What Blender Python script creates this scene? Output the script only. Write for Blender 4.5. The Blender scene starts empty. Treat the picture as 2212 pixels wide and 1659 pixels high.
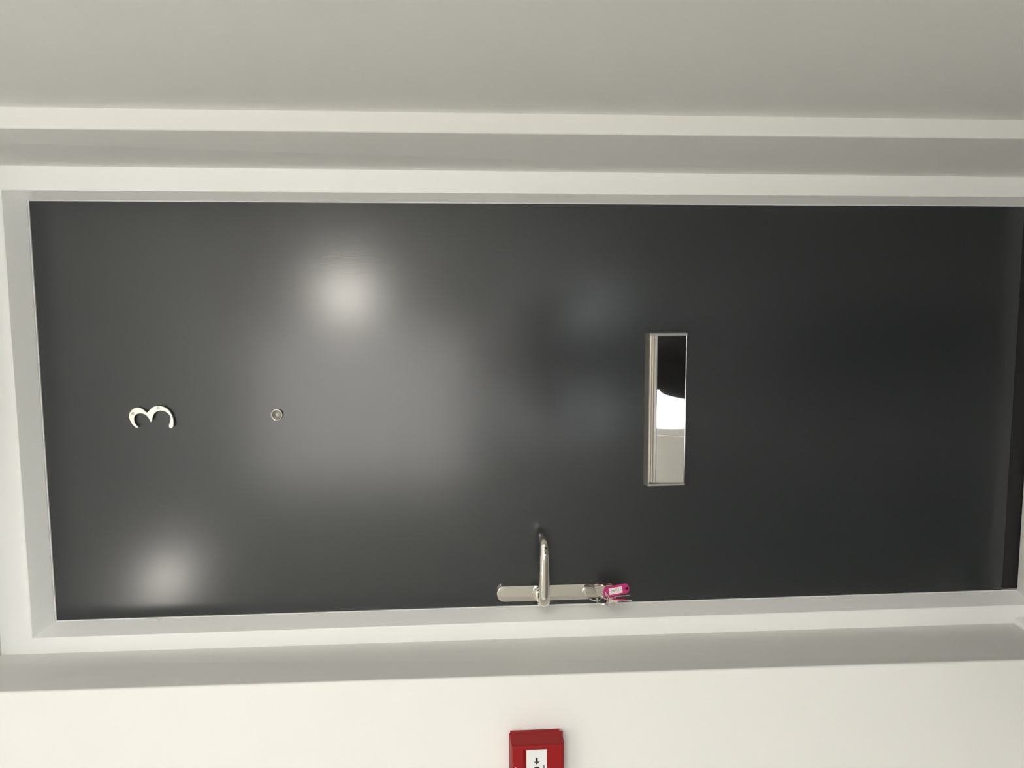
import bpy, bmesh, math
from mathutils import Vector, Matrix

scene = bpy.context.scene
COL = scene.collection
PI = math.pi

# ------------------------------------------------------------------ camera
CAM = Vector((0.1831, -1.4147, 1.1730))
YAW, PITCH, ROLL, FPX = 0.0920, -0.0670, 0.0113, 1530.0
_Rz = Matrix.Rotation(YAW, 3, 'Z'); _Rx = Matrix.Rotation(PITCH, 3, 'X'); _Ry = Matrix.Rotation(ROLL, 3, 'Y')
ROT = _Rz @ _Rx @ _Ry                      # columns: right, forward, up of the upright phone
cam_data = bpy.data.cameras.new('camera')
cam = bpy.data.objects.new('camera', cam_data)
COL.objects.link(cam)
right, fwd, up = ROT.col[0], ROT.col[1], ROT.col[2]
# the phone is held sideways: picture right is down, picture up is right
m = Matrix((-up, right, -fwd)).transposed().to_4x4()
m.translation = CAM
cam.matrix_world = m
cam_data.sensor_fit = 'HORIZONTAL'
cam_data.sensor_width = 36.0
cam_data.lens = FPX / 2212.0 * 36.0
cam_data.clip_start = 0.01
scene.camera = cam

def px(x, y, Y):
    """photo pixel -> point on the plane y = Y"""
    d = ROT @ Vector(((829.5 - y) / FPX, 1.0, -(x - 1106.0) / FPX))
    return CAM + d * ((Y - CAM.y) / d.y)

# ------------------------------------------------------------------ world, exposure
world = bpy.data.worlds.new('overcast_sky')
scene.world = world
world.use_nodes = True
wb = world.node_tree.nodes['Background']
wb.inputs['Color'].default_value = (1.0, 0.972, 0.925, 1)
wb.inputs['Strength'].default_value = 7.2
vs = scene.view_settings
vs.view_transform = 'Standard'
vs.look = 'None'
vs.gamma = 1.0
vs.use_curve_mapping = False
vs.exposure = -0.03
LAMP_CEIL, LAMP_WALL = 80.0, 74.0        # emission of the two lamp diffusers

BACK_Y = -3.30      # rear wall of the landing
LEFT_X = -2.05
CEIL_Z = 2.70
WINS = ((-0.60, 0.40, 0.06, 0.96), (-0.95, 0.18, 1.10, 2.60))   # low and high windows in the rear wall: x0 x1 z0 z1
FLOOR_Z = -0.024
NOOK_Y, NOOK_X = -0.80, 1.75      # side wall cut at NOOK_Y, landing widened to NOOK_X to admit added side light
FILL_WIN = (-3.0, -1.6, 0.9, 2.4)     # unseen window added on the right to brighten the left reveal: y0 y1 z0 z1
# daylight portals in the window openings (they guide the sampling of the sky and add no light)
for x0, x1, z0, z1 in WINS:
    pl = bpy.data.lights.new('window_daylight', 'AREA')
    pl.shape = 'RECTANGLE'; pl.size = x1 - x0; pl.size_y = z1 - z0
    pl.cycles.is_portal = True
    po = bpy.data.objects.new('window_daylight', pl); COL.objects.link(po)
    po.location = ((x0 + x1) / 2, BACK_Y - 0.16, (z0 + z1) / 2)
    po.rotation_euler = (PI / 2, 0, 0)
y0, y1, z0, z1 = FILL_WIN
pl = bpy.data.lights.new('window_daylight', 'AREA')
pl.shape = 'RECTANGLE'; pl.size = z1 - z0; pl.size_y = y1 - y0
pl.cycles.is_portal = True
po = bpy.data.objects.new('window_daylight', pl); COL.objects.link(po)
po.location = (NOOK_X + 0.16, (y0 + y1) / 2, (z0 + z1) / 2)
po.rotation_euler = (0, PI / 2, 0)

# ------------------------------------------------------------------ materials
def mat(name, col, rough=0.5, metal=0.0, spec=0.5, bump=None, coat=0.0, vary=None):
    """bump = (scale xyz, detail, strength, distance); vary = (scale, amount)"""
    mt = bpy.data.materials.new(name); mt.use_nodes = True
    nt = mt.node_tree; b = nt.nodes['Principled BSDF']
    b.inputs['Base Color'].default_value = (*col, 1)
    b.inputs['Roughness'].default_value = rough
    b.inputs['Metallic'].default_value = metal
    b.inputs['Specular IOR Level'].default_value = spec
    b.inputs['Coat Weight'].default_value = coat
    tc = None
    def coords():
        nonlocal tc
        if tc is None:
            tc = nt.nodes.new('ShaderNodeTexCoord')
        return tc.outputs['Object']
    if vary:
        nz = nt.nodes.new('ShaderNodeTexNoise'); nz.inputs['Scale'].default_value = vary[0]
        nz.inputs['Detail'].default_value = 3
        nt.links.new(coords(), nz.inputs['Vector'])
        rp = nt.nodes.new('ShaderNodeValToRGB')
        rp.color_ramp.elements[0].color = (*[c * (1 - vary[1]) for c in col], 1)
        rp.color_ramp.elements[1].color = (*[min(1, c * (1 + vary[1])) for c in col], 1)
        rp.color_ramp.elements[0].position = 0.3; rp.color_ramp.elements[1].position = 0.7
        nt.links.new(nz.outputs['Fac'], rp.inputs['Fac'])
        nt.links.new(rp.outputs['Color'], b.inputs['Base Color'])
    if bump:
        mp = nt.nodes.new('ShaderNodeMapping'); mp.inputs['Scale'].default_value = bump[0]
        nt.links.new(coords(), mp.inputs['Vector'])
        nz = nt.nodes.new('ShaderNodeTexNoise'); nz.inputs['Scale'].default_value = 1.0
        nz.inputs['Detail'].default_value = bump[1]
        nt.links.new(mp.outputs['Vector'], nz.inputs['Vector'])
        bp = nt.nodes.new('ShaderNodeBump'); bp.inputs['Strength'].default_value = bump[2]
        bp.inputs['Distance'].default_value = bump[3]
        nt.links.new(nz.outputs['Fac'], bp.inputs['Height'])
        nt.links.new(bp.outputs['Normal'], b.inputs['Normal'])
    return mt

def emit(name, col, strength):
    mt = bpy.data.materials.new(name); mt.use_nodes = True
    nt = mt.node_tree
    nt.nodes.remove(nt.nodes['Principled BSDF'])
    e = nt.nodes.new('ShaderNodeEmission')
    e.inputs['Color'].default_value = (*col, 1); e.inputs['Strength'].default_value = strength
    nt.links.new(e.outputs[0], nt.nodes['Material Output'].inputs['Surface'])
    return mt

M = {}
M['wall'] = mat('wall_paint', (0.815, 0.81, 0.775), 0.75, spec=0.3, bump=((160, 160, 160), 3, 0.25, 0.0006), vary=(1.3, 0.012))
M['frame'] = mat('frame_gloss_paint', (0.93, 0.93, 0.905), 0.35, bump=((90, 90, 5), 2, 0.10, 0.0004))
M['door'] = mat('door_satin_paint', (0.008, 0.0115, 0.0132), 0.48, spec=0.36, coat=1.0, bump=((330, 330, 60), 3, 0.10, 0.0004), vary=(2.0, 0.05))
M['door'].node_tree.nodes['Principled BSDF'].inputs['Coat Roughness'].default_value = 0.20
_nt = M['door'].node_tree; _bp = [n for n in _nt.nodes if n.type == 'BUMP'][0]
_nt.links.new(_bp.outputs['Normal'], _nt.nodes['Principled BSDF'].inputs['Coat Normal'])
M['chrome'] = mat('polished_nickel', (0.87, 0.83, 0.76), 0.06, metal=1.0)
M['mirror'] = mat('mirror_flap', (0.90, 0.88, 0.84), 0.015, metal=1.0, bump=((14, 14, 10), 1, 0.10, 0.0012))
M['satin'] = mat('satin_nickel', (0.66, 0.63, 0.58), 0.28, metal=1.0)
M['brass'] = mat('pale_number_metal', (0.93, 0.90, 0.80), 0.42, metal=0.55)
M['screwmetal'] = mat('screw_metal', (0.55, 0.53, 0.48), 0.3, metal=1.0)
M['black'] = mat('black_void', (0.006, 0.006, 0.006), 0.8)
M['gapblack'] = mat('gap_black', (0.012, 0.012, 0.012), 0.9)  # flat black that puts the dark of the door gap into colour
M['lens'] = mat('viewer_lens', (0.55, 0.53, 0.50), 0.12, spec=0.8)
M['lensin'] = mat('viewer_cup', (0.36, 0.35, 0.32), 0.35, metal=0.6)
M['pink'] = mat('tag_pink_plastic', (0.50, 0.018, 0.16), 0.28)
M['paper'] = mat('tag_paper', (0.78, 0.72, 0.70), 0.7)
M['ink'] = mat('pen_ink', (0.22, 0.20, 0.26), 0.6)
M['red'] = mat('call_point_red', (0.29, 0.005, 0.007), 0.5, spec=0.25, bump=((500, 500, 500), 2, 0.15, 0.0003))
M['cpwhite'] = mat('call_point_white', (0.80, 0.81, 0.80), 0.35)
M['print'] = mat('black_print', (0.008, 0.008, 0.012), 0.5)
M['greyprint'] = mat('grey_print', (0.22, 0.23, 0.28), 0.5)
M['floor'] = mat('grey_vinyl_floor', (0.13, 0.13, 0.13), 0.32, vary=(6, 0.08))
M['sill'] = mat('pale_threshold', (0.82, 0.82, 0.80), 0.45, vary=(30, 0.06))
M['ceil'] = mat('ceiling_paint', (0.88, 0.87, 0.84), 0.85, spec=0.2)
M['upvc'] = mat('white_window_frame', (0.80, 0.80, 0.80), 0.3)
M['terrace'] = mat('pale_paving', (0.72, 0.80, 0.86), 0.8, vary=(3, 0.1))
M['lampbase'] = mat('lamp_base_white', (0.75, 0.75, 0.75), 0.4)
M['lamp_c'] = emit('lamp_glow_ceiling', (1.0, 0.95, 0.87), LAMP_CEIL)
M['lamp_w'] = emit('lamp_glow_wall', (1.0, 0.95, 0.86), LAMP_WALL)
M['skin'] = mat('skin', (0.52, 0.33, 0.25), 0.5)
M['shirt'] = mat('dark_jumper', (0.014, 0.014, 0.016), 0.9)
M['trouser'] = mat('dark_trousers', (0.012, 0.013, 0.018), 0.9)
M['hair'] = mat('brown_hair', (0.05, 0.03, 0.02), 0.6)
M['shoe'] = mat('dark_shoe', (0.02, 0.02, 0.022), 0.5)
gl = bpy.data.materials.new('window_glass'); gl.use_nodes = True
gb = gl.node_tree.nodes['Principled BSDF']
gb.inputs['Transmission Weight'].default_value = 1.0
gb.inputs['Roughness'].default_value = 0.0
gb.inputs['IOR'].default_value = 1.02
M['glass'] = gl

# ------------------------------------------------------------------ mesh helpers
def obj(name, bm, material, parent=None, smooth=False, auto=None):
    bmesh.ops.recalc_face_normals(bm, faces=bm.faces)
    me = bpy.data.meshes.new(name)
    bm.to_mesh(me); bm.free()
    me.materials.append(material)
    if smooth:
        for p in me.polygons: p.use_smooth = True
        if auto:
            me.set_sharp_from_angle(angle=auto)
    o = bpy.data.objects.new(name, me)
    COL.objects.link(o)
    if parent is not None:
        o.parent = parent
        o.matrix_parent_inverse = Matrix.Translation(parent.location).inverted()
    return o

def tag(o, label, cat=None, kind=None, group=None):
    o['label'] = label
    if cat: o['category'] = cat
    if kind: o['kind'] = kind
    if group: o['group'] = group
    return o

def empty(name, loc):
    o = bpy.data.objects.new(name, None); COL.objects.link(o); o.location = loc
    o.empty_display_size = 0.05
    return o

def box(bm, x0, x1, y0, y1, z0, z1, bev=0.0, seg=2):
    r = bmesh.ops.create_cube(bm, size=1.0)
    vs_ = r['verts']
    for v in vs_:
        v.co = Vector((x0 + (v.co.x + .5) * (x1 - x0), y0 + (v.co.y + .5) * (y1 - y0), z0 + (v.co.z + .5) * (z1 - z0)))
    if bev:
        es = list({e for v in vs_ for e in v.link_edges})
        bmesh.ops.bevel(bm, geom=es, offset=bev, segments=seg, profile=0.5, affect='EDGES')

def loft(bm, rings, close=True, caps=True):
    vr = [[bm.verts.new(p) for p in r] for r in rings]
    n = len(vr[0])
    for a, b in zip(vr[:-1], vr[1:]):
        for i in range(n if close else n - 1):
            j = (i + 1) % n
            bm.faces.new((a[i], a[j], b[j], b[i]))
    if caps:
        bm.faces.new(vr[0]); bm.faces.new(list(reversed(vr[-1])))
    return vr

def plate(bm, pts, d0, d1, axis=Vector((0, -1, 0)), bev=0.0):
    """a flat outline (list of Vectors) thickened from offset d0 to d1 along axis"""
    a = [bm.verts.new(p + axis * d0) for p in pts]
    b = [bm.verts.new(p + axis * d1) for p in pts]
    n = len(pts)
    f0 = bm.faces.new(a); f1 = bm.faces.new(list(reversed(b)))
    for i in range(n):
        bm.faces.new((a[i], b[i], b[(i + 1) % n], a[(i + 1) % n]))
    if bev:
        es = [e for e in f1.edges]
        bmesh.ops.bevel(bm, geom=es, offset=bev, segments=2, profile=0.5, affect='EDGES')
    big = [f for f in bm.faces if len(f.verts) > 4]
    bmesh.ops.triangulate(bm, faces=big)

def lathe(bm, prof, centre, axis=Vector((0, -1, 0)), n=32):
    """prof: (radius, height along axis)"""
    axis = axis.normalized()
    u = axis.orthogonal().normalized(); w = axis.cross(u)
    rings = []
    for r, h in prof:
        if r < 1e-7:
            rings.append([bm.verts.new(centre + axis * h)])
        else:
            rings.append([bm.verts.new(centre + axis * h + (u * math.cos(t) + w * math.sin(t)) * r) for t in [2 * PI * k / n for k in range(n)]])
    for a, b in zip(rings[:-1], rings[1:]):
        for i in range(n):
            j = (i + 1) % n
            if len(a) == 1 and len(b) > 1: bm.faces.new((a[0], b[j], b[i]))
            elif len(b) == 1 and len(a) > 1: bm.faces.new((a[i], a[j], b[0]))
            elif len(a) > 1: bm.faces.new((a[i], a[j], b[j], b[i]))

def catmull(pts, sub=8):
    out = []
    P = [pts[0]] + list(pts) + [pts[-1]]
    for i in range(1, len(P) - 2):
        p0, p1, p2, p3 = P[i - 1], P[i], P[i + 1], P[i + 2]
        for k in range(sub):
            t = k / sub
            out.append([0.5 * (2 * b + (c - a) * t + (2 * a - 5 * b + 4 * c - d) * t * t + (-a + 3 * b - 3 * c + d) * t ** 3) for a, b, c, d in zip(p0, p1, p2, p3)])
    out.append(list(pts[-1]))
    return out

def tube(bm, pts, n=14, sub=6, updir=Vector((0, 0, 1)), closed=False):
    """pts: (x, y, z, r_along_updir, r_sideways)"""
    c = catmull(pts, sub) if not closed else [list(p) for p in pts]
    rings = []
    N = len(c)
    for i, p in enumerate(c):
        a = Vector(c[(i - 1) % N if closed else max(0, i - 1)][:3]); b = Vector(c[(i + 1) % N if closed else min(N - 1, i + 1)][:3])
        t = (b - a).normalized()
        s = t.cross(updir)
        if s.length < 1e-5: s = t.orthogonal()
        s.normalize(); u = s.cross(t).normalized()
        o = Vector(p[:3])
        rings.append([o + u * (p[3] * math.cos(q)) + s * (p[4] * math.sin(q)) for q in [2 * PI * k / n for k in range(n)]])
    if closed:
        rings.append(rings[0])
        vr = [[bm.verts.new(q) for q in r] for r in rings[:-1]]
        for i in range(len(vr)):
            a, b = vr[i], vr[(i + 1) % len(vr)]
            for k in range(n):
                bm.faces.new((a[k], a[(k + 1) % n], b[(k + 1) % n], b[k]))
    else:
        loft(bm, rings)

# ------------------------------------------------------------------ the setting
DX, ZT = 0.4078, 1.9845          # visible half width and top of the door leaf
FD = 0.045                       # depth of the frame in front of the leaf
WL, WR = -0.195, -0.275           # plaster faces left and right of the door

def vline(p0, p1, Y):
    """a near-vertical edge seen in the photo, at depth Y -> x at z=0 and at z=CEIL_Z"""
    a, b = px(*p0, Y), px(*p1, Y)
    s = (a.x - b.x) / (a.z - b.z)
    return b.x - s * b.z, b.x + s * (CEIL_Z - b.z)

cR = vline((0, 357.5), (2212, 383), -FD)
cL = vline((0, 1414.8), (2190, 1346), -FD)
nR = vline((0, 277), (2212, 299.4), WR)
wL = vline((0, 1496), (2212, 1426), WL)
sR = vline((0, 231), (2212, 259), WR)
fR = px(1106, 416.3, -FD).x
fL = px(1106, 1345.5, -FD).x
HEADZ = px(-5, 1300, -FD).z       # soffit of the plaster opening
THK = 0.10

def prism_z(bm, lo, hi, z0, z1, bevel_idx=(), bev=0.004):
    """lo / hi: plan outlines at z0 and z1"""
    a = [bm.verts.new((x, y, z0)) for x, y in lo]
    b = [bm.verts.new((x, y, z1)) for x, y in hi]
    n = len(a)
    bm.faces.new(a); bm.faces.new(list(reversed(b)))
    for i in range(n):
        bm.faces.new((a[i], b[i], b[(i + 1) % n], a[(i + 1) % n]))
    es = []
    for i in bevel_idx:
        es += [e for e in a[i].link_edges if e.other_vert(a[i]) is b[i]]
    if es:
        bmesh.ops.bevel(bm, geom=es, offset=bev, segments=4, profile=0.5, affect='EDGES')

# front wall: left panel with reveal, right nib with reveal, lintel
bm = bmesh.new()
def lerp2(p, z): return p[0] + (p[1] - p[0]) * z / CEIL_Z
prism_z(bm, [(LEFT_X - THK, WL), (wL[0], WL), (cL[0], -FD), (cL[0], THK), (LEFT_X - THK, THK)],
        [(LEFT_X - THK, WL), (wL[1], WL), (cL[1], -FD), (cL[1], THK), (LEFT_X - THK, THK)], -0.03, CEIL_Z, (1,))
prism_z(bm, [(cR[0], THK), (cR[0], -FD), (nR[0], WR), (sR[0] + THK, WR), (sR[0] + THK, THK)],
        [(cR[1], THK), (cR[1], -FD), (nR[1], WR), (sR[1] + THK, WR), (sR[1] + THK, THK)], -0.03, CEIL_Z, (2,))
box(bm, cL[1] - 0.004, cR[1] + 0.004, WL, THK, HEADZ, CEIL_Z)
wall_front = obj('wall_front', bm, M['wall'])
tag(wall_front, 'cream painted plaster wall with a deep reveal around the grey door', 'wall', 'structure')

bm = bmesh.new()
prism_z(bm, [(sR[0], WR), (sR[0], NOOK_Y), (sR[0] + THK, NOOK_Y), (sR[0] + THK, WR)],
        [(sR[1], WR), (sR[1], NOOK_Y), (sR[1] + THK, NOOK_Y), (sR[1] + THK, WR)], -0.03, CEIL_Z)
box(bm, max(sR) + THK - 0.01, NOOK_X + THK, NOOK_Y, NOOK_Y + THK, -0.03, CEIL_Z)
tag(obj('wall_right', bm, M['wall']), 'plain cream side wall standing square to the door opposite the call point', 'wall', 'structure')
bm = bmesh.new()  # out-of-view bay, added so side daylight reaches the left reveal
y0, y1, z0, z1 = FILL_WIN
for b in ((BACK_Y - THK, y0, -0.03, CEIL_Z), (y1, NOOK_Y, -0.03, CEIL_Z), (y0, y1, -0.03, z0), (y0, y1, z1, CEIL_Z)):
    box(bm, NOOK_X, NOOK_X + THK, b[0], b[1], b[2], b[3])
tag(obj('wall_far_right', bm, M['wall']), 'unseen cream wall added behind the side wall to hold the extra daylight window', 'wall', 'structure')

bm = bmesh.new()
box(bm, LEFT_X - THK, LEFT_X, BACK_Y - THK, WL, -0.03, CEIL_Z)
tag(obj('wall_left', bm, M['wall']), 'cream wall closing the landing beyond the red call point', 'wall', 'structure')
bm = bmesh.new()
XR = NOOK_X + THK
(a0, a1, a2, a3), (b0, b1, b2, b3) = WINS
for b in ((LEFT_X, b0, -0.03, CEIL_Z), (a1, XR, -0.03, b2), (b1, XR, b2, CEIL_Z), (b0, a0, -0.03, b2), (a0, a1, -0.03, a2), (a0, a1, a3, b2), (b0, b1, b3, CEIL_Z)):
    box(bm, b[0], b[1], BACK_Y - THK, BACK_Y, b[2], b[3])
tag(obj('wall_back', bm, M['wall']), 'cream rear wall of the landing pierced by two windows', 'wall', 'structure')
bm = bmesh.new(); box(bm, LEFT_X - THK, XR, BACK_Y - THK, THK, -0.06, FLOOR_Z)
tag(obj('floor', bm, M['floor']), 'dark grey landing floor in front of the door', 'floor', 'structure')
bm = bmesh.new(); box(bm, LEFT_X - THK, XR, BACK_Y - THK, THK, CEIL_Z, CEIL_Z + 0.06)
tag(obj('ceiling', bm, M['ceil']), 'white painted ceiling over the landing', 'ceiling', 'structure')

# windows in the rear wall
fw = 0.045
for i, (x0, x1, z0, z1) in enumerate(WINS):
    win = empty('window_%d' % (i + 1), ((x0 + x1) / 2, BACK_Y - 0.05, z0))
    tag(win, ('low white framed window near the floor of the rear wall', 'wide white framed window high in the rear wall')[i], 'window', 'structure')
    for (c, d) in ((z0, z0 + fw), (z1 - fw, z1)):
        bm = bmesh.new(); box(bm, x0, x1, BACK_Y - 0.08, BACK_Y - 0.03, c, d, 0.004); obj('rail', bm, M['upvc'], win)
    for (a, b) in ((x0, x0 + fw), (x1 - fw, x1)):
        bm = bmesh.new(); box(bm, a, b, BACK_Y - 0.08, BACK_Y - 0.03, z0 + fw, z1 - fw, 0.004); obj('stile', bm, M['upvc'], win)
    bm = bmesh.new(); box(bm, x0 + fw, x1 - fw, BACK_Y - 0.06, BACK_Y - 0.054, z0 + fw, z1 - fw); obj('pane', bm, M['glass'], win)
win = empty('window_3', (NOOK_X + 0.05, (FILL_WIN[0] + FILL_WIN[1]) / 2, FILL_WIN[2]))  # added out of view, its daylight brightens the faces turned right
tag(win, 'white framed window added out of view on the right to light the left reveal', 'window', 'structure')
y0, y1, z0, z1 = FILL_WIN
for (c, d) in ((z0, z0 + fw), (z1 - fw, z1)):
    bm = bmesh.new(); box(bm, NOOK_X + 0.03, NOOK_X + 0.08, y0, y1, c, d, 0.004); obj('rail', bm, M['upvc'], win)
for (a, b) in ((y0, y0 + fw), (y1 - fw, y1)):
    bm = bmesh.new(); box(bm, NOOK_X + 0.03, NOOK_X + 0.08, a, b, z0 + fw, z1 - fw, 0.004); obj('stile', bm, M['upvc'], win)
bm = bmesh.new(); box(bm, NOOK_X + 0.054, NOOK_X + 0.06, y0 + fw, y1 - fw, z0 + fw, z1 - fw); obj('pane', bm, M['glass'], win)
bm = bmesh.new(); box(bm, -6, 6, BACK_Y - 9, BACK_Y - THK - 0.01, -0.12, -0.06)
tag(obj('terrace', bm, M['terrace']), 'pale paved terrace outside the rear windows', 'terrace', 'structure')

# door frame: two jambs and a head with a lipped, splayed rebate
fr = empty('trim_1', (0, -FD / 2, 0))
tag(fr, 'white painted timber door frame with mitred corners around the grey door', 'door frame', 'structure')
def prof(side):
    if side == 'R': o = fR - DX; c = (cR[0] + cR[1]) / 2 + 0.006 - DX
    elif side == 'L': o = -fL - DX; c = -(cL[0] + cL[1]) / 2 + 0.008 - DX
    else: o = px(45, 1050, -FD).z - ZT; c = HEADZ + 0.006 - ZT
    return [(0, 0.05), (0, -0.003), (0.0012, -0.0042), (0.0018, -0.006), (o - 0.0012, -FD + 0.0012), (o + 0.0012, -FD), (c, -FD), (c, 0.05)]
pR, pL, pT = prof('R'), prof('L'), prof('T')
bm = bmesh.new()
loft(bm, [[Vector((DX + a, b, FLOOR_Z)) for a, b in pR], [Vector((DX + a, b, ZT + t[0])) for (a, b), t in zip(pR, pT)]]); obj('jamb', bm, M['frame'], fr)
bm = bmesh.new()
loft(bm, [[Vector((-DX - a, b, FLOOR_Z)) for a, b in pL], [Vector((-DX - a, b, ZT + t[0])) for (a, b), t in zip(pL, pT)]]); obj('jamb', bm, M['frame'], fr)
bm = bmesh.new()
loft(bm, [[Vector((-DX - l[0], b, ZT + a)) for (a, b), l in zip(pT, pL)], [Vector((DX + r[0], b, ZT + a)) for (a, b), r in zip(pT, pR)]]); obj('frame_head', bm, M['frame'], fr)

# threshold and low skirting with a sloped top
bm = bmesh.new()
box(bm, cL[0] - 0.01, cR[0] + 0.01, -FD - 0.035, -0.002, FLOOR_Z, FLOOR_Z + 0.006, 0.0015)
tag(obj('trim_2', bm, M['sill']), 'pale grey threshold strip under the grey door', 'threshold', 'structure')
def skirting(name, pts, label):
    """pts: plan polyline with the room on its right-hand side"""
    bm = bmesh.new()
    P = [Vector((x, y, 0)) for x, y in pts]
    offs = []
    for i, p in enumerate(P):
        ns = []
        for a, b in ((i - 1, i), (i, i + 1)):
            if a >= 0 and b < len(P):
                t = (P[b] - P[a]).normalized(); ns.append(Vector((t.y, -t.x, 0)))
        n = sum(ns, Vector()); n = n / n.length
        offs.append(n / max(0.3, n.dot(ns[0])))
    sec = [(-0.004, 0), (0.013, 0), (0.013, 0.036), (0.010, 0.043), (0.004, 0.047), (-0.004, 0.047)]
    loft(bm, [[p + o * d + Vector((0, 0, FLOOR_Z + z)) for d, z in sec] for p, o in zip(P, offs)])
    tag(obj(name, bm, M['frame']), label, 'skirting board', 'structure')
skirting('baseboard_left', [(LEFT_X, WL), (wL[0], WL), (cL[0], -FD)][0:3], 'low white skirting along the wall below the red call point')
skirting('baseboard_right', [(cR[0], -FD), (nR[0], WR), (sR[0], WR), (sR[0], NOOK_Y + 0.02)], 'low white skirting along the plain side wall')

# ------------------------------------------------------------------ the door and what is fixed to it
bm = bmesh.new()
box(bm, -DX - 0.008, DX + 0.008, 0.0, 0.044, 0.014, ZT + 0.008, 0.0015)
door = obj('door_1', bm, M['door'])
tag(door, 'dark grey painted flat entrance door with number, viewer, letter plate and lever handle', 'door', 'structure')
bm = bmesh.new(); box(bm, -DX - 0.004, DX + 0.004, 0.004, 0.036, FLOOR_Z, 0.016)  # added strip: stops light and blackens the gap below the leaf
obj('gap_dark_strip', bm, M['gapblack'], door)['label'] = 'black strip added under the door to keep the gap dark'

# number 3, outline of the cast numeral
Z3 = [(775,915),(745,930),(700,910),(640,850),(590,780),(555,690),(550,620),(570,560),(620,500),(680,455),(750,440),(820,450),(880,485),(930,530),(965,565),(990,570),
      (1010,555),(1045,500),(1100,445),(1170,410),(1250,400),(1330,410),(1400,435),(1460,470),(1520,530),(1565,600),(1595,680),(1612,760),(1615,850),(1600,910),(1560,942),(1525,935),
      (1503,900),(1508,850),(1540,770),(1555,720),(1550,670),(1530,620),(1490,575),(1440,540),(1380,515),(1310,512),(1240,520),(1180,550),(1135,600),(1110,660),(1100,720),(1097,770),
      (1085,787),(1068,783),(1050,740),(1030,690),(990,640),(940,600),(880,578),(820,572),(760,580),(710,605),(680,645),(665,700),(668,760),(685,820),(720,865),(760,895)]
NY = -0.0055
pts = [px(230 + a / 11.06, 840 + b / 11.06, NY) for a, b in Z3]
bm = bmesh.new(); plate(bm, pts, -0.0015, 0.0028, bev=0.0006)
num = obj('door_number', bm, M['brass'], door)
num['label'] = 'pale metal numeral 3'
for a, b in ((1232, 460), (630, 590)):
    c = px(230 + a / 11.06, 840 + b / 11.06, NY - 0.0028)
    bm = bmesh.new(); lathe(bm, [(0, 0.0), (0.0010, 0.0), (0.0011, 0.0006), (0.0024, 0.0005), (0.0031, 0.0001), (0.0031, -0.0081), (0, -0.0081)], c, n=20)
    obj('screw', bm, M['screwmetal'], num)

# door viewer
pc = px(597.5, 896.5, -0.008); pc.y = 0
bm = bmesh.new()
lathe(bm, [(0.0111, 0), (0.0113, 0.006), (0.0109, 0.0078), (0.0099, 0.0080), (0.0092, 0.0072), (0.0090, 0.0035)], pc, n=40)
v = obj('peephole', bm, M['chrome'], door, True, 0.7); v['label'] = 'bright ring of the door viewer'
bm = bmesh.new(); lathe(bm, [(0.0091, 0.0058), (0.0082, 0.0046), (0.0055, 0.0034), (0.0046, 0.0030), (0.0046, 0.0008), (0.0091, 0.0008)], pc, n=32)
obj('lens_cup', bm, M['lensin'], v, True, 0.6)
bm = bmesh.new(); lathe(bm, [(0, 0.0052), (0.0018, 0.0048), (0.0034, 0.0038), (0.0044, 0.0024), (0.0044, 0.001)], pc, n=24)
obj('lens', bm, M['lens'], v, True)

# letter plate: shallow tray with a sloped top, hinged mirror flap and finger lip
LX0, LX1 = px(1392, 1048, -0.006).x, px(1392, 719.5, -0.006).x
LZ1 = px(1392, 880, 0).z; LZ0 = px(1481.5, 880, -0.012).z
lpz = empty('letter_plate', (0, 0, LZ0)); lpz.parent = door
lpz['label'] = 'polished metal letter plate'
secT = [(0, LZ1), (-0.0138, LZ1 - 0.0052), (-0.0148, LZ1 - 0.0060), (-0.0148, LZ1 - 0.0072), (-0.0060, LZ1 - 0.0135), (0.0, LZ1 - 0.0135)]
bm = bmesh.new(); loft(bm, [[Vector((x, y, z)) for y, z in secT] for x in (LX0, LX1)]); obj('top_rail', bm, M['satin'], lpz)
for xa, xb in ((LX0, LX0 + 0.0042), (LX1 - 0.0052, LX1)):
    bm = bmesh.new()
    se = [(0, LZ1 - 0.001), (-0.0138, LZ1 - 0.0060), (-0.0146, LZ1 - 0.0070), (-0.0132, LZ0), (0, LZ0)]
    plate(bm, [Vector((xa, y, z)) for y, z in se], 0, xb - xa, Vector((1, 0, 0)), 0.0008)
    obj('end_rail', bm, M['satin'], lpz)
bm = bmesh.new(); box(bm, LX0 + 0.003, LX1 - 0.004, -0.0128, 0, LZ0, LZ0 + 0.0016, 0.0004); obj('bottom_rail', bm, M['chrome'], lpz)
bm = bmesh.new(); box(bm, LX0 + 0.003, LX1 - 0.004, -0.002, 0, LZ0 + 0.001, LZ1 - 0.012); obj('slot_back', bm, M['black'], lpz)
FX0, FX1 = LX0 + 0.0052, LX1 - 0.0058
fz1, fz0 = LZ1 - 0.0140, LZ0 + 0.0020
bm = bmesh.new()
sf = [(-0.0066, fz1), (-0.0112, fz0), (-0.0085, fz0), (-0.0040, fz1)]
loft(bm, [[Vector((x, y, z)) for y, z in sf] for x in (FX0, FX1)])
flap = obj('flap', bm, M['mirror'], lpz); flap['label'] = 'mirror polished flap'
bm = bmesh.new()
lipz = px(1414.5, 880, -0.012).z
lip_sec = [(-0.0055, 0.0052), (-0.0092, 0.0047), (-0.0100, 0.0038), (-0.0096, 0.0012), (-0.0108, 0.0004), (-0.0109, -0.0034), (-0.0104, -0.0042), (-0.0092, -0.0050), (-0.0055, -0.0052)]
ring = lambda x: [Vector((x, y, lipz + z)) for y, z in lip_sec]
loft(bm, [ring(FX0 + 0.0012), ring(FX1)]); obj('finger_lip', bm, M['satin'], flap)

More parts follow.
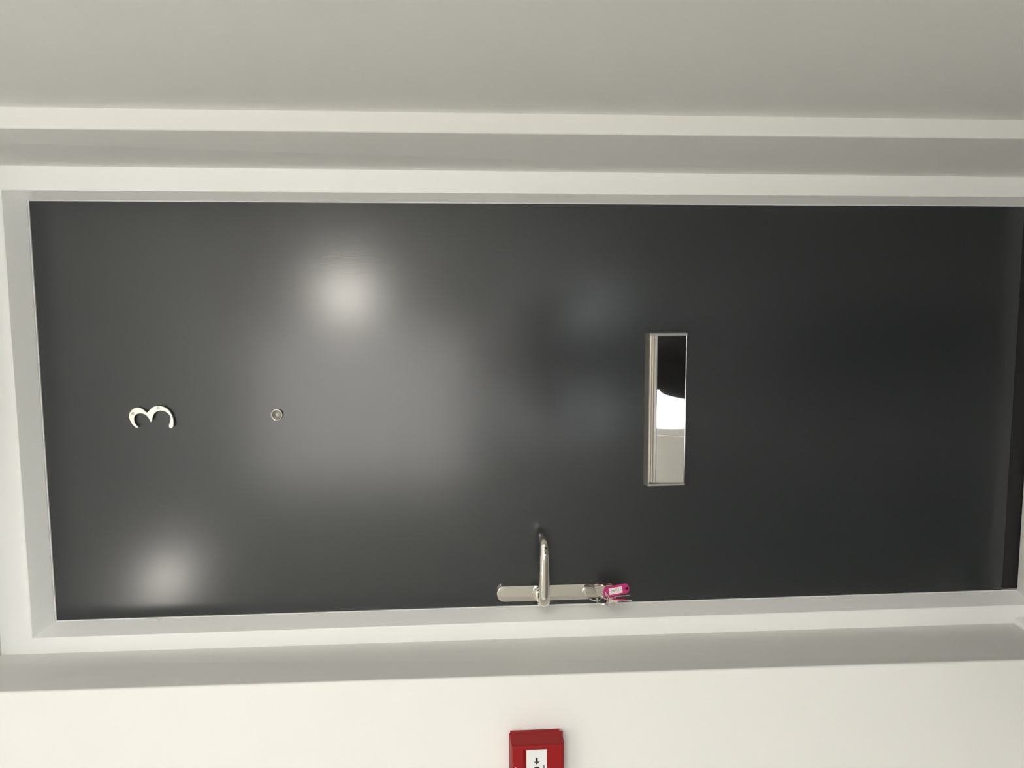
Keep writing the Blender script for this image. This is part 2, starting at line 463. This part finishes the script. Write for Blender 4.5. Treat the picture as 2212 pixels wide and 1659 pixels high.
# lever handle on a long back plate
HY = -0.010
pT_, pB_ = px(1073, 1280, HY).z, px(1331, 1280, HY).z
hx1, hx0 = px(1166, 1264.8, HY).x, px(1166, 1297.2, HY).x
hxc, hw = (hx0 + hx1) / 2, (hx1 - hx0) / 2
han = empty('lever_handle', (hxc, 0, (pT_ + pB_) / 2)); han.parent = door
han['label'] = 'polished lever handle on long back plate'
out = []
for zc, a0 in ((pT_ - hw * 0.82, 0), (pB_ + hw * 0.82, PI)):
    for k in range(13):
        t = a0 + PI * k / 12
        out.append(Vector((hxc + hw * math.cos(t), 0, zc + hw * 0.82 * math.sin(t))))
bm = bmesh.new(); plate(bm, out, 0, 0.0105, bev=0.0022)
bp_ = obj('back_plate', bm, M['chrome'], han)
zs = px(1165.5, 1281, HY).z
sp = Vector((hxc, -0.0105, zs))
bm = bmesh.new(); lathe(bm, [(0, 0), (0.0150, 0), (0.0150, 0.004), (0.0135, 0.0065), (0.0115, 0.0080), (0.0105, 0.014), (0, 0.014)], sp, n=36)
obj('rose', bm, M['chrome'], han, True, 0.6)
tipx = px(1177, 1157, -0.035).x + 0.0015
basex = hxc
zl = zs - 0.0040
L = [(basex, -0.016, zs, .0100, .0100), (basex - 0.0030, -0.036, zs - .001, .0106, .0100), (basex - 0.0035, -0.051, zl, .0112, .0092), (basex + 0.006, -0.0610, zl, .0114, .0082),
     (basex + 0.026, -0.0630, zl, .0110, .0078), (basex + 0.060, -0.0635, zl - .0002, .0102, .0076), (basex + 0.092, -0.0625, zl - .0004, .0096, .0074),
     (tipx - 0.025, -0.0605, zl - .0004, .0090, .0072), (tipx - 0.012, -0.0545, zl - .0002, .0085, .0068), (tipx - 0.0060, -0.043, zl, .0080, .0064), (tipx - 0.0050, -0.028, zl, .0076, .0062), (tipx - 0.005, -0.020, zl, .0064, .0052)]
bm = bmesh.new(); tube(bm, L, n=24, sub=6, updir=Vector((0, 0, 1)))
lev = obj('lever', bm, M['chrome'], han, True, 0.9)
gh = px(1179.3, 1184.5, -0.0655)
bm = bmesh.new(); lathe(bm, [(0, 0.0), (0.0019, 0.0), (0.0021, -0.0004), (0.0021, -0.005), (0, -0.005)], gh, n=16)
obj('screw_hole_dark', bm, M['black'], lev)  # black plug, the dark of the screw hole put in as colour
# lock cylinder on the plate
zk = px(1266, 1281, HY).z
cy = []
for k in range(24):
    t = 2 * PI * k / 24
    cy.append(Vector((hxc + 0.0085 * math.cos(t), -0.0105, zk + 0.0085 * math.sin(t) - (0.012 if math.sin(t) < -0.2 else 0))))
bm = bmesh.new(); plate(bm, cy, -0.002, 0.0035, bev=0.0008); obj('lock_cylinder', bm, M['satin'], han)

# ------------------------------------------------------------------ bunch of keys hanging from the lock
kb = empty('key_bunch', (hxc, -0.035, zk - 0.05))
tag(kb, 'bunch of silver keys with a pink tag hanging from the door lock', 'keys')
XA = Vector((1, 0, 0))
def ellipse_ring(bm, c, u, w, ru, rw, th, hole=0.0, hole_off=(0, 0), n=28):
    """flat bow in the plane u,w with thickness th and an eyelet"""
    nrm = u.cross(w).normalized()
    o1, o2, i1, i2 = [], [], [], []
    for k in range(n):
        t = 2 * PI * k / n
        p = c + u * ru * math.cos(t) + w * rw * math.sin(t)
        q = c + u * (hole_off[0] + hole * math.cos(t)) + w * (hole_off[1] + hole * math.sin(t))
        for lst, pt, s in ((o1, p, 1), (o2, p, -1), (i1, q, 1), (i2, q, -1)):
            lst.append(bm.verts.new(pt + nrm * th / 2 * s))
    for k in range(n):
        j = (k + 1) % n
        bm.faces.new((o1[k], o1[j], i1[j], i1[k])); bm.faces.new((o2[j], o2[k], i2[k], i2[j]))
        bm.faces.new((o1[j], o1[k], o2[k], o2[j])); bm.faces.new((i1[k], i1[j], i2[j], i2[k]))
# key in the lock: shaft going in, bow standing out towards the room, drooping a little
out_dir = Vector((-0.06, -1, -0.42)).normalized()
side_dir = XA.cross(out_dir).normalized()
k0 = Vector((hxc + 0.0005, -0.012, zk))
kc = k0 + out_dir * 0.030
bm = bmesh.new()
ellipse_ring(bm, kc, out_dir, side_dir, 0.0155, 0.0115, 0.0026, 0.0032, (0.0095, 0))
box(bm, k0.x - 0.0013, k0.x + 0.0013, -0.032, -0.006, zk - 0.0050, zk + 0.0040, 0.0004)
obj('key', bm, M['chrome'], kb)['label'] = 'key turned in the lock'
eye = kc + out_dir * 0.0095
# split ring
RR = 0.0135
rc = eye + Vector((-0.001, -0.004, -RR + 0.0015))
ru, rw = Vector((0.18, 0.96, 0.10)).normalized(), Vector((0.0, 0, 1))
bm = bmesh.new()
N = 64
pr = []
for k in range(N * 2):
    t = 2 * PI * k / N
    off = ru.cross(rw).normalized() * (0.0011 * (k / N - 1))
    p = rc + ru * RR * math.cos(t) + rw * RR * math.sin(t) + off
    pr.append((p.x, p.y, p.z, 0.00075, 0.00075))
tube(bm, pr, n=8, sub=1, updir=ru.cross(rw))
obj('key_ring', bm, M['chrome'], kb, True)['label'] = 'coiled steel split ring'
# two keys hanging from the ring
def hang_key(top, length, bow_r, lean, yaw, m):
    u = Vector((lean[0], lean[1], -1)).normalized()
    w = Vector((math.sin(yaw), math.cos(yaw), 0)); w = (w - u * w.dot(u)).normalized()
    c = top + u * (bow_r * 0.62)
    bm = bmesh.new()
    ellipse_ring(bm, c, u, w, bow_r, bow_r * 1.12, 0.0024, bow_r * 0.30, (-bow_r * 0.62, 0))
    a = c + u * (bow_r * 0.9); n = u.cross(w).normalized() * 0.0011
    prof = [(0, -0.0042), (0.004, -0.0042), (0.006, -0.0036)]
    nt = 6
    for k in range(nt):
        s = 0.008 + (length - 0.012) * k / nt
        prof += [(s, -0.0036), (s + 0.0016, -0.0022 if k % 2 else -0.0016), (s + 0.0030, -0.0036)]
    prof += [(length - 0.003, -0.0034), (length, 0.0), (length - 0.002, 0.0036), (0, 0.0042)]
    f = [bm.verts.new(a + u * s + w * d + n) for s, d in prof]; g = [bm.verts.new(a + u * s + w * d - n) for s, d in prof]
    bm.faces.new(f); bm.faces.new(list(reversed(g)))
    for i in range(len(f)):
        j = (i + 1) % len(f); bm.faces.new((f[i], g[i], g[j], f[j]))
    bmesh.ops.triangulate(bm, faces=[q for q in bm.faces if len(q.verts) > 4])
    return obj('key', bm, m, kb)
low = rc - rw * RR
hang_key(low + Vector((0.0005, -0.0035, 0.0035)), 0.031, 0.0115, (0.012, 0.02), 0.12, M['chrome'])['label'] = 'bright key hanging from the ring'
hang_key(low + Vector((0.0045, 0.010, 0.008)), 0.036, 0.0115, (0.01, 0.10), 0.25, M['satin'])['label'] = 'dull key hanging behind the tag'
# pink tag
TY = -0.043
tc0, tc1 = px(1302.5, 1280.5, TY), px(1359, 1269.5, TY)
tu = (tc1 - tc0).normalized(); tl = (tc1 - tc0).length
tn = Vector((0.05, -1, 0.05)).normalized(); tn = (tn - tu * tn.dot(tu)).normalized()
tw = tn.cross(tu).normalized()
tcen = (tc0 + tc1) / 2
hwid = 0.0104
outl = []
for sgn in (1, -1):
    for k in range(11):
        t = -PI / 2 + PI * k / 10
        outl.append(tcen + tu * (sgn * (tl / 2 - hwid * 0.78 + hwid * 0.78 * math.cos(t))) + tw * (sgn * hwid * math.sin(t)))
bm = bmesh.new(); plate(bm, outl, -0.0016, 0.0016, tn, 0.0007)
tg = obj('key_tag', bm, M['pink'], kb); tg['label'] = 'pink plastic key tag with paper label'
bm = bmesh.new()
skew = 0.0028
q = [tcen + tu * (a + (skew if b < 0 else -skew) * 0) + tw * b for a, b in ((-0.0150, -0.0064), (0.0125, -0.0064), (0.0125, 0.0064), (-0.0150, 0.0064))]
plate(bm, q, 0.0010, 0.0019, tn)
ppr = obj('paper_label', bm, M['paper'], tg)
bm = bmesh.new(); lathe(bm, [(0, 0.0021), (0.0026, 0.0021), (0.0028, 0.0012), (0, 0.0012)], tcen + tu * (tl / 2 - 0.0052) , tn, 18); obj('tag_hole', bm, M['black'], tg)
# pen strokes on the paper (the marks the photo shows), in label coordinates: along the tag, across it
strokes = [[(-.0098, -.0022), (-.0090, .0008), (-.0088, .0020), (-.0070, .0022), (-.0066, .0010), (-.0084, .0002)],
           [(-.0044, .0012), (-.0060, .0008), (-.0058, -.0008), (-.0044, -.0002), (-.0040, .0014), (-.0036, -.0008)],
           [(-.0018, .0030), (-.0022, -.0008)], [(-.0032, .0016), (-.0006, .0018)],
           [(.0008, .0030), (.0002, -.0006), (.0010, -.0010)], [(-.0004, .0016), (.0018, .0018)],
           [(.0032, .0016), (.0034, .0000), (.0046, .0002)], [(.0052, .0020), (.0048, -.0012), (.0036, -.0026)]]
bm = bmesh.new()
for s in strokes:
    P = [tcen + tu * (a - 0.0002) + tw * (b) + tn * 0.00195 for a, b in s]
    for a, b in zip(P[:-1], P[1:]):
        d = (b - a).normalized(); e = d.cross(tn) * 0.00034
        a2, b2 = a - d * 0.0002, b + d * 0.0002
        vv = [bm.verts.new(p) for p in (a2 - e, a2 + e, b2 + e, b2 - e)] + [bm.verts.new(p + tn * 0.0001) for p in (a2 - e, a2 + e, b2 + e, b2 - e)]
        bm.faces.new(vv[4:]); bm.faces.new(vv[:4])
        for i in range(4): bm.faces.new((vv[i], vv[(i + 1) % 4], vv[4 + (i + 1) % 4], vv[4 + i]))
obj('handwriting', bm, M['ink'], ppr)
# wire clip from tag to ring
bm = bmesh.new()
a = tc0 + tu * 0.003; b = low + Vector((0.002, 0.001, 0.001))
tube(bm, [(*(a - tw * 0.003), .0008, .0008), (*(a * .5 + b * .5 + Vector((.003, 0, .002))), .0008, .0008), (*(b + Vector((0, 0, .002))), .0008, .0008), (*(b + Vector((-.001, -.002, -.002))), .0008, .0008), (*(a * .5 + b * .5 + Vector((.001, -.001, -.002))), .0008, .0008), (*(a + tw * 0.003), .0008, .0008)], n=8, sub=6, updir=Vector((0.3, 1, 0)))
obj('tag_clip', bm, M['satin'], tg, True)

# ------------------------------------------------------------------ red fire alarm call point
b0, b1 = px(1101, 1578, WL), px(1211, 1577, WL)
ct, cb, cxr = b0.z, b1.z, b0.x
CWID = (ct - cb) * 1.0
cpx = cxr - CWID / 2
cp = empty('fire_call_point', (cpx, WL, (ct + cb) / 2))
tag(cp, 'red fire alarm call point on the cream wall beside the door', 'call point')
bm = bmesh.new(); box(bm, cpx - CWID / 2, cxr, WL - 0.012, WL, cb + 0.003, ct - 0.0005, 0.0015); obj('back_box', bm, M['red'], cp)
CD = 0.046
fy = WL - CD
# cover with a recessed window
pz1, pz0 = px(1137, 1640, fy + 0.004).z, px(1181.5, 1640, fy + 0.004).z
pxr = px(1160, 1619, fy + 0.004).x
dotc = px(1159.3, 1662.5, fy + 0.004)
pxl = 2 * dotc.x - pxr
cx0, cx1 = 2 * dotc.x - (cxr - 0.001), cxr - 0.001
bm = bmesh.new()
e = 0.0012
def rect(x0, x1, z0, z1, y): return [Vector((x0, y, z0)), Vector((x1, y, z0)), Vector((x1, y, z1)), Vector((x0, y, z1))]
zb, zt = cb - 0.0015, ct + 0.0005
rings = [rect(cx0 - e, cx1 + e, zb - e, zt + e, WL - 0.009), rect(cx0, cx1, zb, zt, WL - 0.0125), rect(cx0 + .0015, cx1 - .0015, zb + .001, zt - .001, fy + 0.006), rect(cx0 + 0.0025, cx1 - 0.0025, zb + 0.0025, zt - 0.0025, fy + 0.001),
         rect(cx0 + 0.004, cx1 - 0.004, zb + 0.004, zt - 0.004, fy), rect(pxl - 0.0025, pxr + 0.0025, pz0 - 0.0060, pz1 + 0.0060, fy), rect(pxl, pxr, pz0, pz1, fy + 0.0045)]
loft(bm, rings)
obj('cover', bm, M['red'], cp)
bm = bmesh.new(); box(bm, pxl + 0.0002, pxr - 0.0002, fy + 0.0035, fy + 0.006, pz0 + 0.0002, pz1 - 0.0002); pan = obj('press_panel', bm, M['cpwhite'], cp); pan['label'] = 'white press panel with arrows and dot'
PY = fy + 0.0034
sc = 1530.0 / 1.21
def flat(name, pts, m, parent, y=PY, th=0.0003):
    bm = bmesh.new(); plate(bm, [Vector((x, y, z)) for x, z in pts], -0.0002, th); return obj(name, bm, m, parent)
zc_ = dotc.z
for sgn in (1, -1):
    X = lambda dpx: dotc.x + sgn * dpx / sc
    flat('printed_arrow', [(X(12.3), zc_), (X(19.5), zc_ - 6.5 / sc), (X(18.5), zc_ - 2.4 / sc), (X(28.3), zc_ - 2.4 / sc), (X(28.3), zc_ + 2.4 / sc), (X(18.5), zc_ + 2.4 / sc), (X(19.5), zc_ + 6.5 / sc)], M['print'], pan)
flat('printed_dot', [(dotc.x + 7.6 / sc * math.cos(2 * PI * k / 28), zc_ + 7.6 / sc * math.sin(2 * PI * k / 28)) for k in range(28)], M['print'], pan)
flat('printed_mark', [(dotc.x - 10 / sc, zc_ - 18 / sc), (dotc.x + 10 / sc, zc_ - 18 / sc), (dotc.x + 10 / sc, zc_ - 14 / sc), (dotc.x - 10 / sc, zc_ - 14 / sc)], M['greyprint'], pan)
cmk = px(1114, 1660, fy)
flat('printed_emblem', [(cmk.x - 4 / sc, cmk.z - 3 / sc), (cmk.x + 3.5 / sc, cmk.z), (cmk.x - 4 / sc, cmk.z + 3 / sc)], M['cpwhite'], cp, fy)

# ------------------------------------------------------------------ lamps of the landing
def dome_lamp(name, pos, axis, r, m, label):
    t = empty(name, pos); tag(t, label, 'lamp')
    bm = bmesh.new(); lathe(bm, [(0, 0), (r * 1.12, 0), (r * 1.12, 0.018), (r * 1.02, 0.026), (0, 0.026)], Vector(pos), axis, 40); obj('base', bm, M['lampbase'], t, True, 0.5)
    bm = bmesh.new(); lathe(bm, [(r, 0.0262)] + [(r * math.cos(a), 0.0262 + 0.045 * math.sin(a)) for a in [PI / 2 * k / 8 for k in range(1, 8)]] + [(0, 0.0712)], Vector(pos), axis, 40)
    obj('diffuser', bm, m, t, True)
dome_lamp('ceiling_lamp', (-1.10, -2.12, CEIL_Z), Vector((0, 0, -1)), 0.092, M['lamp_c'], 'round opal dome lamp on the ceiling of the landing')
dome_lamp('wall_lamp', (0.345, BACK_Y, 1.93), Vector((0, 1, 0)), 0.12, M['lamp_w'], 'round opal bulkhead lamp on the rear wall beside the high window')

# ------------------------------------------------------------------ the person taking the picture, stood behind the lens
def skin_mesh(name, verts, edges, radii, m, parent, root=0, sub=2):
    me = bpy.data.meshes.new(name); me.from_pydata(verts, edges, [])
    o = bpy.data.objects.new(name, me); COL.objects.link(o)
    if parent is not None:
        o.parent = parent; o.matrix_parent_inverse = Matrix.Translation(parent.location).inverted()
    md = o.modifiers.new('skin', 'SKIN'); md.use_smooth_shade = True
    sl = me.skin_vertices[0].data
    for i, r in enumerate(radii):
        sl[i].radius = (r, r) if not isinstance(r, tuple) else r
        sl[i].use_root = (i == root)
    s = o.modifiers.new('subd', 'SUBSURF'); s.levels = sub; s.render_levels = sub
    me.materials.append(m)
    return o
PXc, PYc = -0.01, -1.86
per = empty('person', (PXc, PYc, FLOOR_Z))
tag(per, 'kneeling person in dark clothes holding a phone up to eye height', 'person')
def P_(x, y, z): return (PXc + x, PYc + y, z + FLOOR_Z)
bv = [P_(0, 0, .50), P_(0, -.01, .64), P_(0, 0, .80), P_(0, .01, .93), P_(0, .02, 1.00), P_(0, .04, 1.075), P_(0, .045, 1.14),
      P_(-.16, 0, .91), P_(-.22, .07, .72), P_(-.02, .30, .98), P_(.16, 0, .91), P_(.25, .08, .72), P_(.23, .31, .98),
      P_(-.09, .02, .44), P_(-.13, .05, .07), P_(-.13, -.30, .05), P_(.09, .02, .44), P_(.13, .05, .07), P_(.13, -.30, .05),
      P_(-.13, -.44, .04), P_(.13, -.44, .04)]
be = [(0, 1), (1, 2), (2, 3), (3, 4), (4, 5), (5, 6), (3, 7), (7, 8), (8, 9), (3, 10), (10, 11), (11, 12), (0, 13), (13, 14), (14, 15), (0, 16), (16, 17), (17, 18), (15, 19), (18, 20)]
br = [.08, .08, .08, .07, .052, (.070, .082), (.066, .076), .052, .040, .026, .052, .040, .026, .055, .042, .030, .055, .042, .030, .025, .025]
skin_mesh('body', bv, be, br, M['skin'], per)
skin_mesh('jumper', [P_(0, 0, .38)] + [bv[i] for i in (1, 2, 3, 7, 8)] + [P_(-.035, .285, .965)] + [bv[i] for i in (10, 11)] + [P_(.232, .295, .965)], [(0, 1), (1, 2), (2, 3), (3, 4), (4, 5), (5, 6), (3, 7), (7, 8), (8, 9)], [.170, .150, .150, .105, .074, .056, .042, .074, .056, .042], M['shirt'], per)
skin_mesh('trousers', [P_(0, 0, .60)] + [bv[i] for i in (0, 13, 14, 15, 16, 17, 18)], [(0, 1), (1, 2), (2, 3), (3, 4), (1, 5), (5, 6), (6, 7)], [.155, .16, .105, .070, .050, .105, .070, .050], M['trouser'], per)
for s in (-1, 1):
    skin_mesh('shoe', [P_(s * .13, -.34, .06), P_(s * .13, -.39, .05), P_(s * .13, -.46, .05), P_(s * .13, -.52, .045)], [(0, 1), (1, 2), (2, 3)], [.042, .042, .042, .034], M['shoe'], per)
# hair, face
skin_mesh('hair', [P_(0, -.02, 1.05), P_(0, -.01, 1.13), P_(0, .02, 1.18)], [(0, 1), (1, 2)], [.072, .085, .060], M['hair'], per)
bm = bmesh.new(); lathe(bm, [(0, .030), (.006, .026), (.011, .012), (.013, 0)], Vector(P_(0, .110, 1.085)), Vector((0, 1, -.25)), 12); obj('nose', bm, M['skin'], per, True)
for s in (-1, 1):
    bm = bmesh.new(); lathe(bm, [(0, .008), (.007, .006), (.011, 0)], Vector(P_(s * .032, .107, 1.115)), Vector((s * .2, 1, 0)), 12); obj('eye', bm, M['hair'], per, True)
    bm = bmesh.new(); lathe(bm, [(0, .012), (.012, .010), (.020, 0), (0, 0)], Vector(P_(s * .074, .04, 1.095)), Vector((s, 0, 0)), 12); obj('ear', bm, M['skin'], per, True)
bm = bmesh.new(); lathe(bm, [(0, .006), (.012, .004), (.020, 0)], Vector(P_(0, .108, 1.045)), Vector((0, 1, 0)), 14); obj('mouth', bm, M['skin'], per, True)
# phone just behind the lens, held between the two hands
ph = empty('phone', (CAM.x, CAM.y - 0.03, CAM.z)); tag(ph, 'black phone held up in both hands', 'phone')
bm = bmesh.new(); box(bm, CAM.x - .036, CAM.x + .036, CAM.y - .030, CAM.y - .021, CAM.z - .13, CAM.z + .018, .003); obj('phone_body', bm, M['shoe'], ph)
for s, wr in ((-1, bv[9]), (1, bv[12])):
    hx = CAM.x + s * .050
    palm = Vector((hx, CAM.y - .045, CAM.z - .075)); w = Vector(wr)
    hv = [tuple(w), tuple((w + palm) / 2), tuple(palm)]; he = [(0, 1), (1, 2)]; hr = [.026, .024, .024]
    for k in range(4):
        i = len(hv); z = CAM.z - .045 - .020 * k
        hv += [(hx - s * .002, CAM.y - .026, z), (hx - s * .014, CAM.y - .0125, z - .002), (hx - s * .030, CAM.y - .0135, z - .004)]
        he += [(2, i), (i, i + 1), (i + 1, i + 2)]; hr += [.009, .008, .007]
    i = len(hv)
    hv += [(hx - s * .008, CAM.y - .044, CAM.z - .050), (hx - s * .030, CAM.y - .041, CAM.z - .035)]; he += [(2, i), (i, i + 1)]; hr += [.010, .008]
    skin_mesh('hand', hv, he, hr, M['skin'], per)
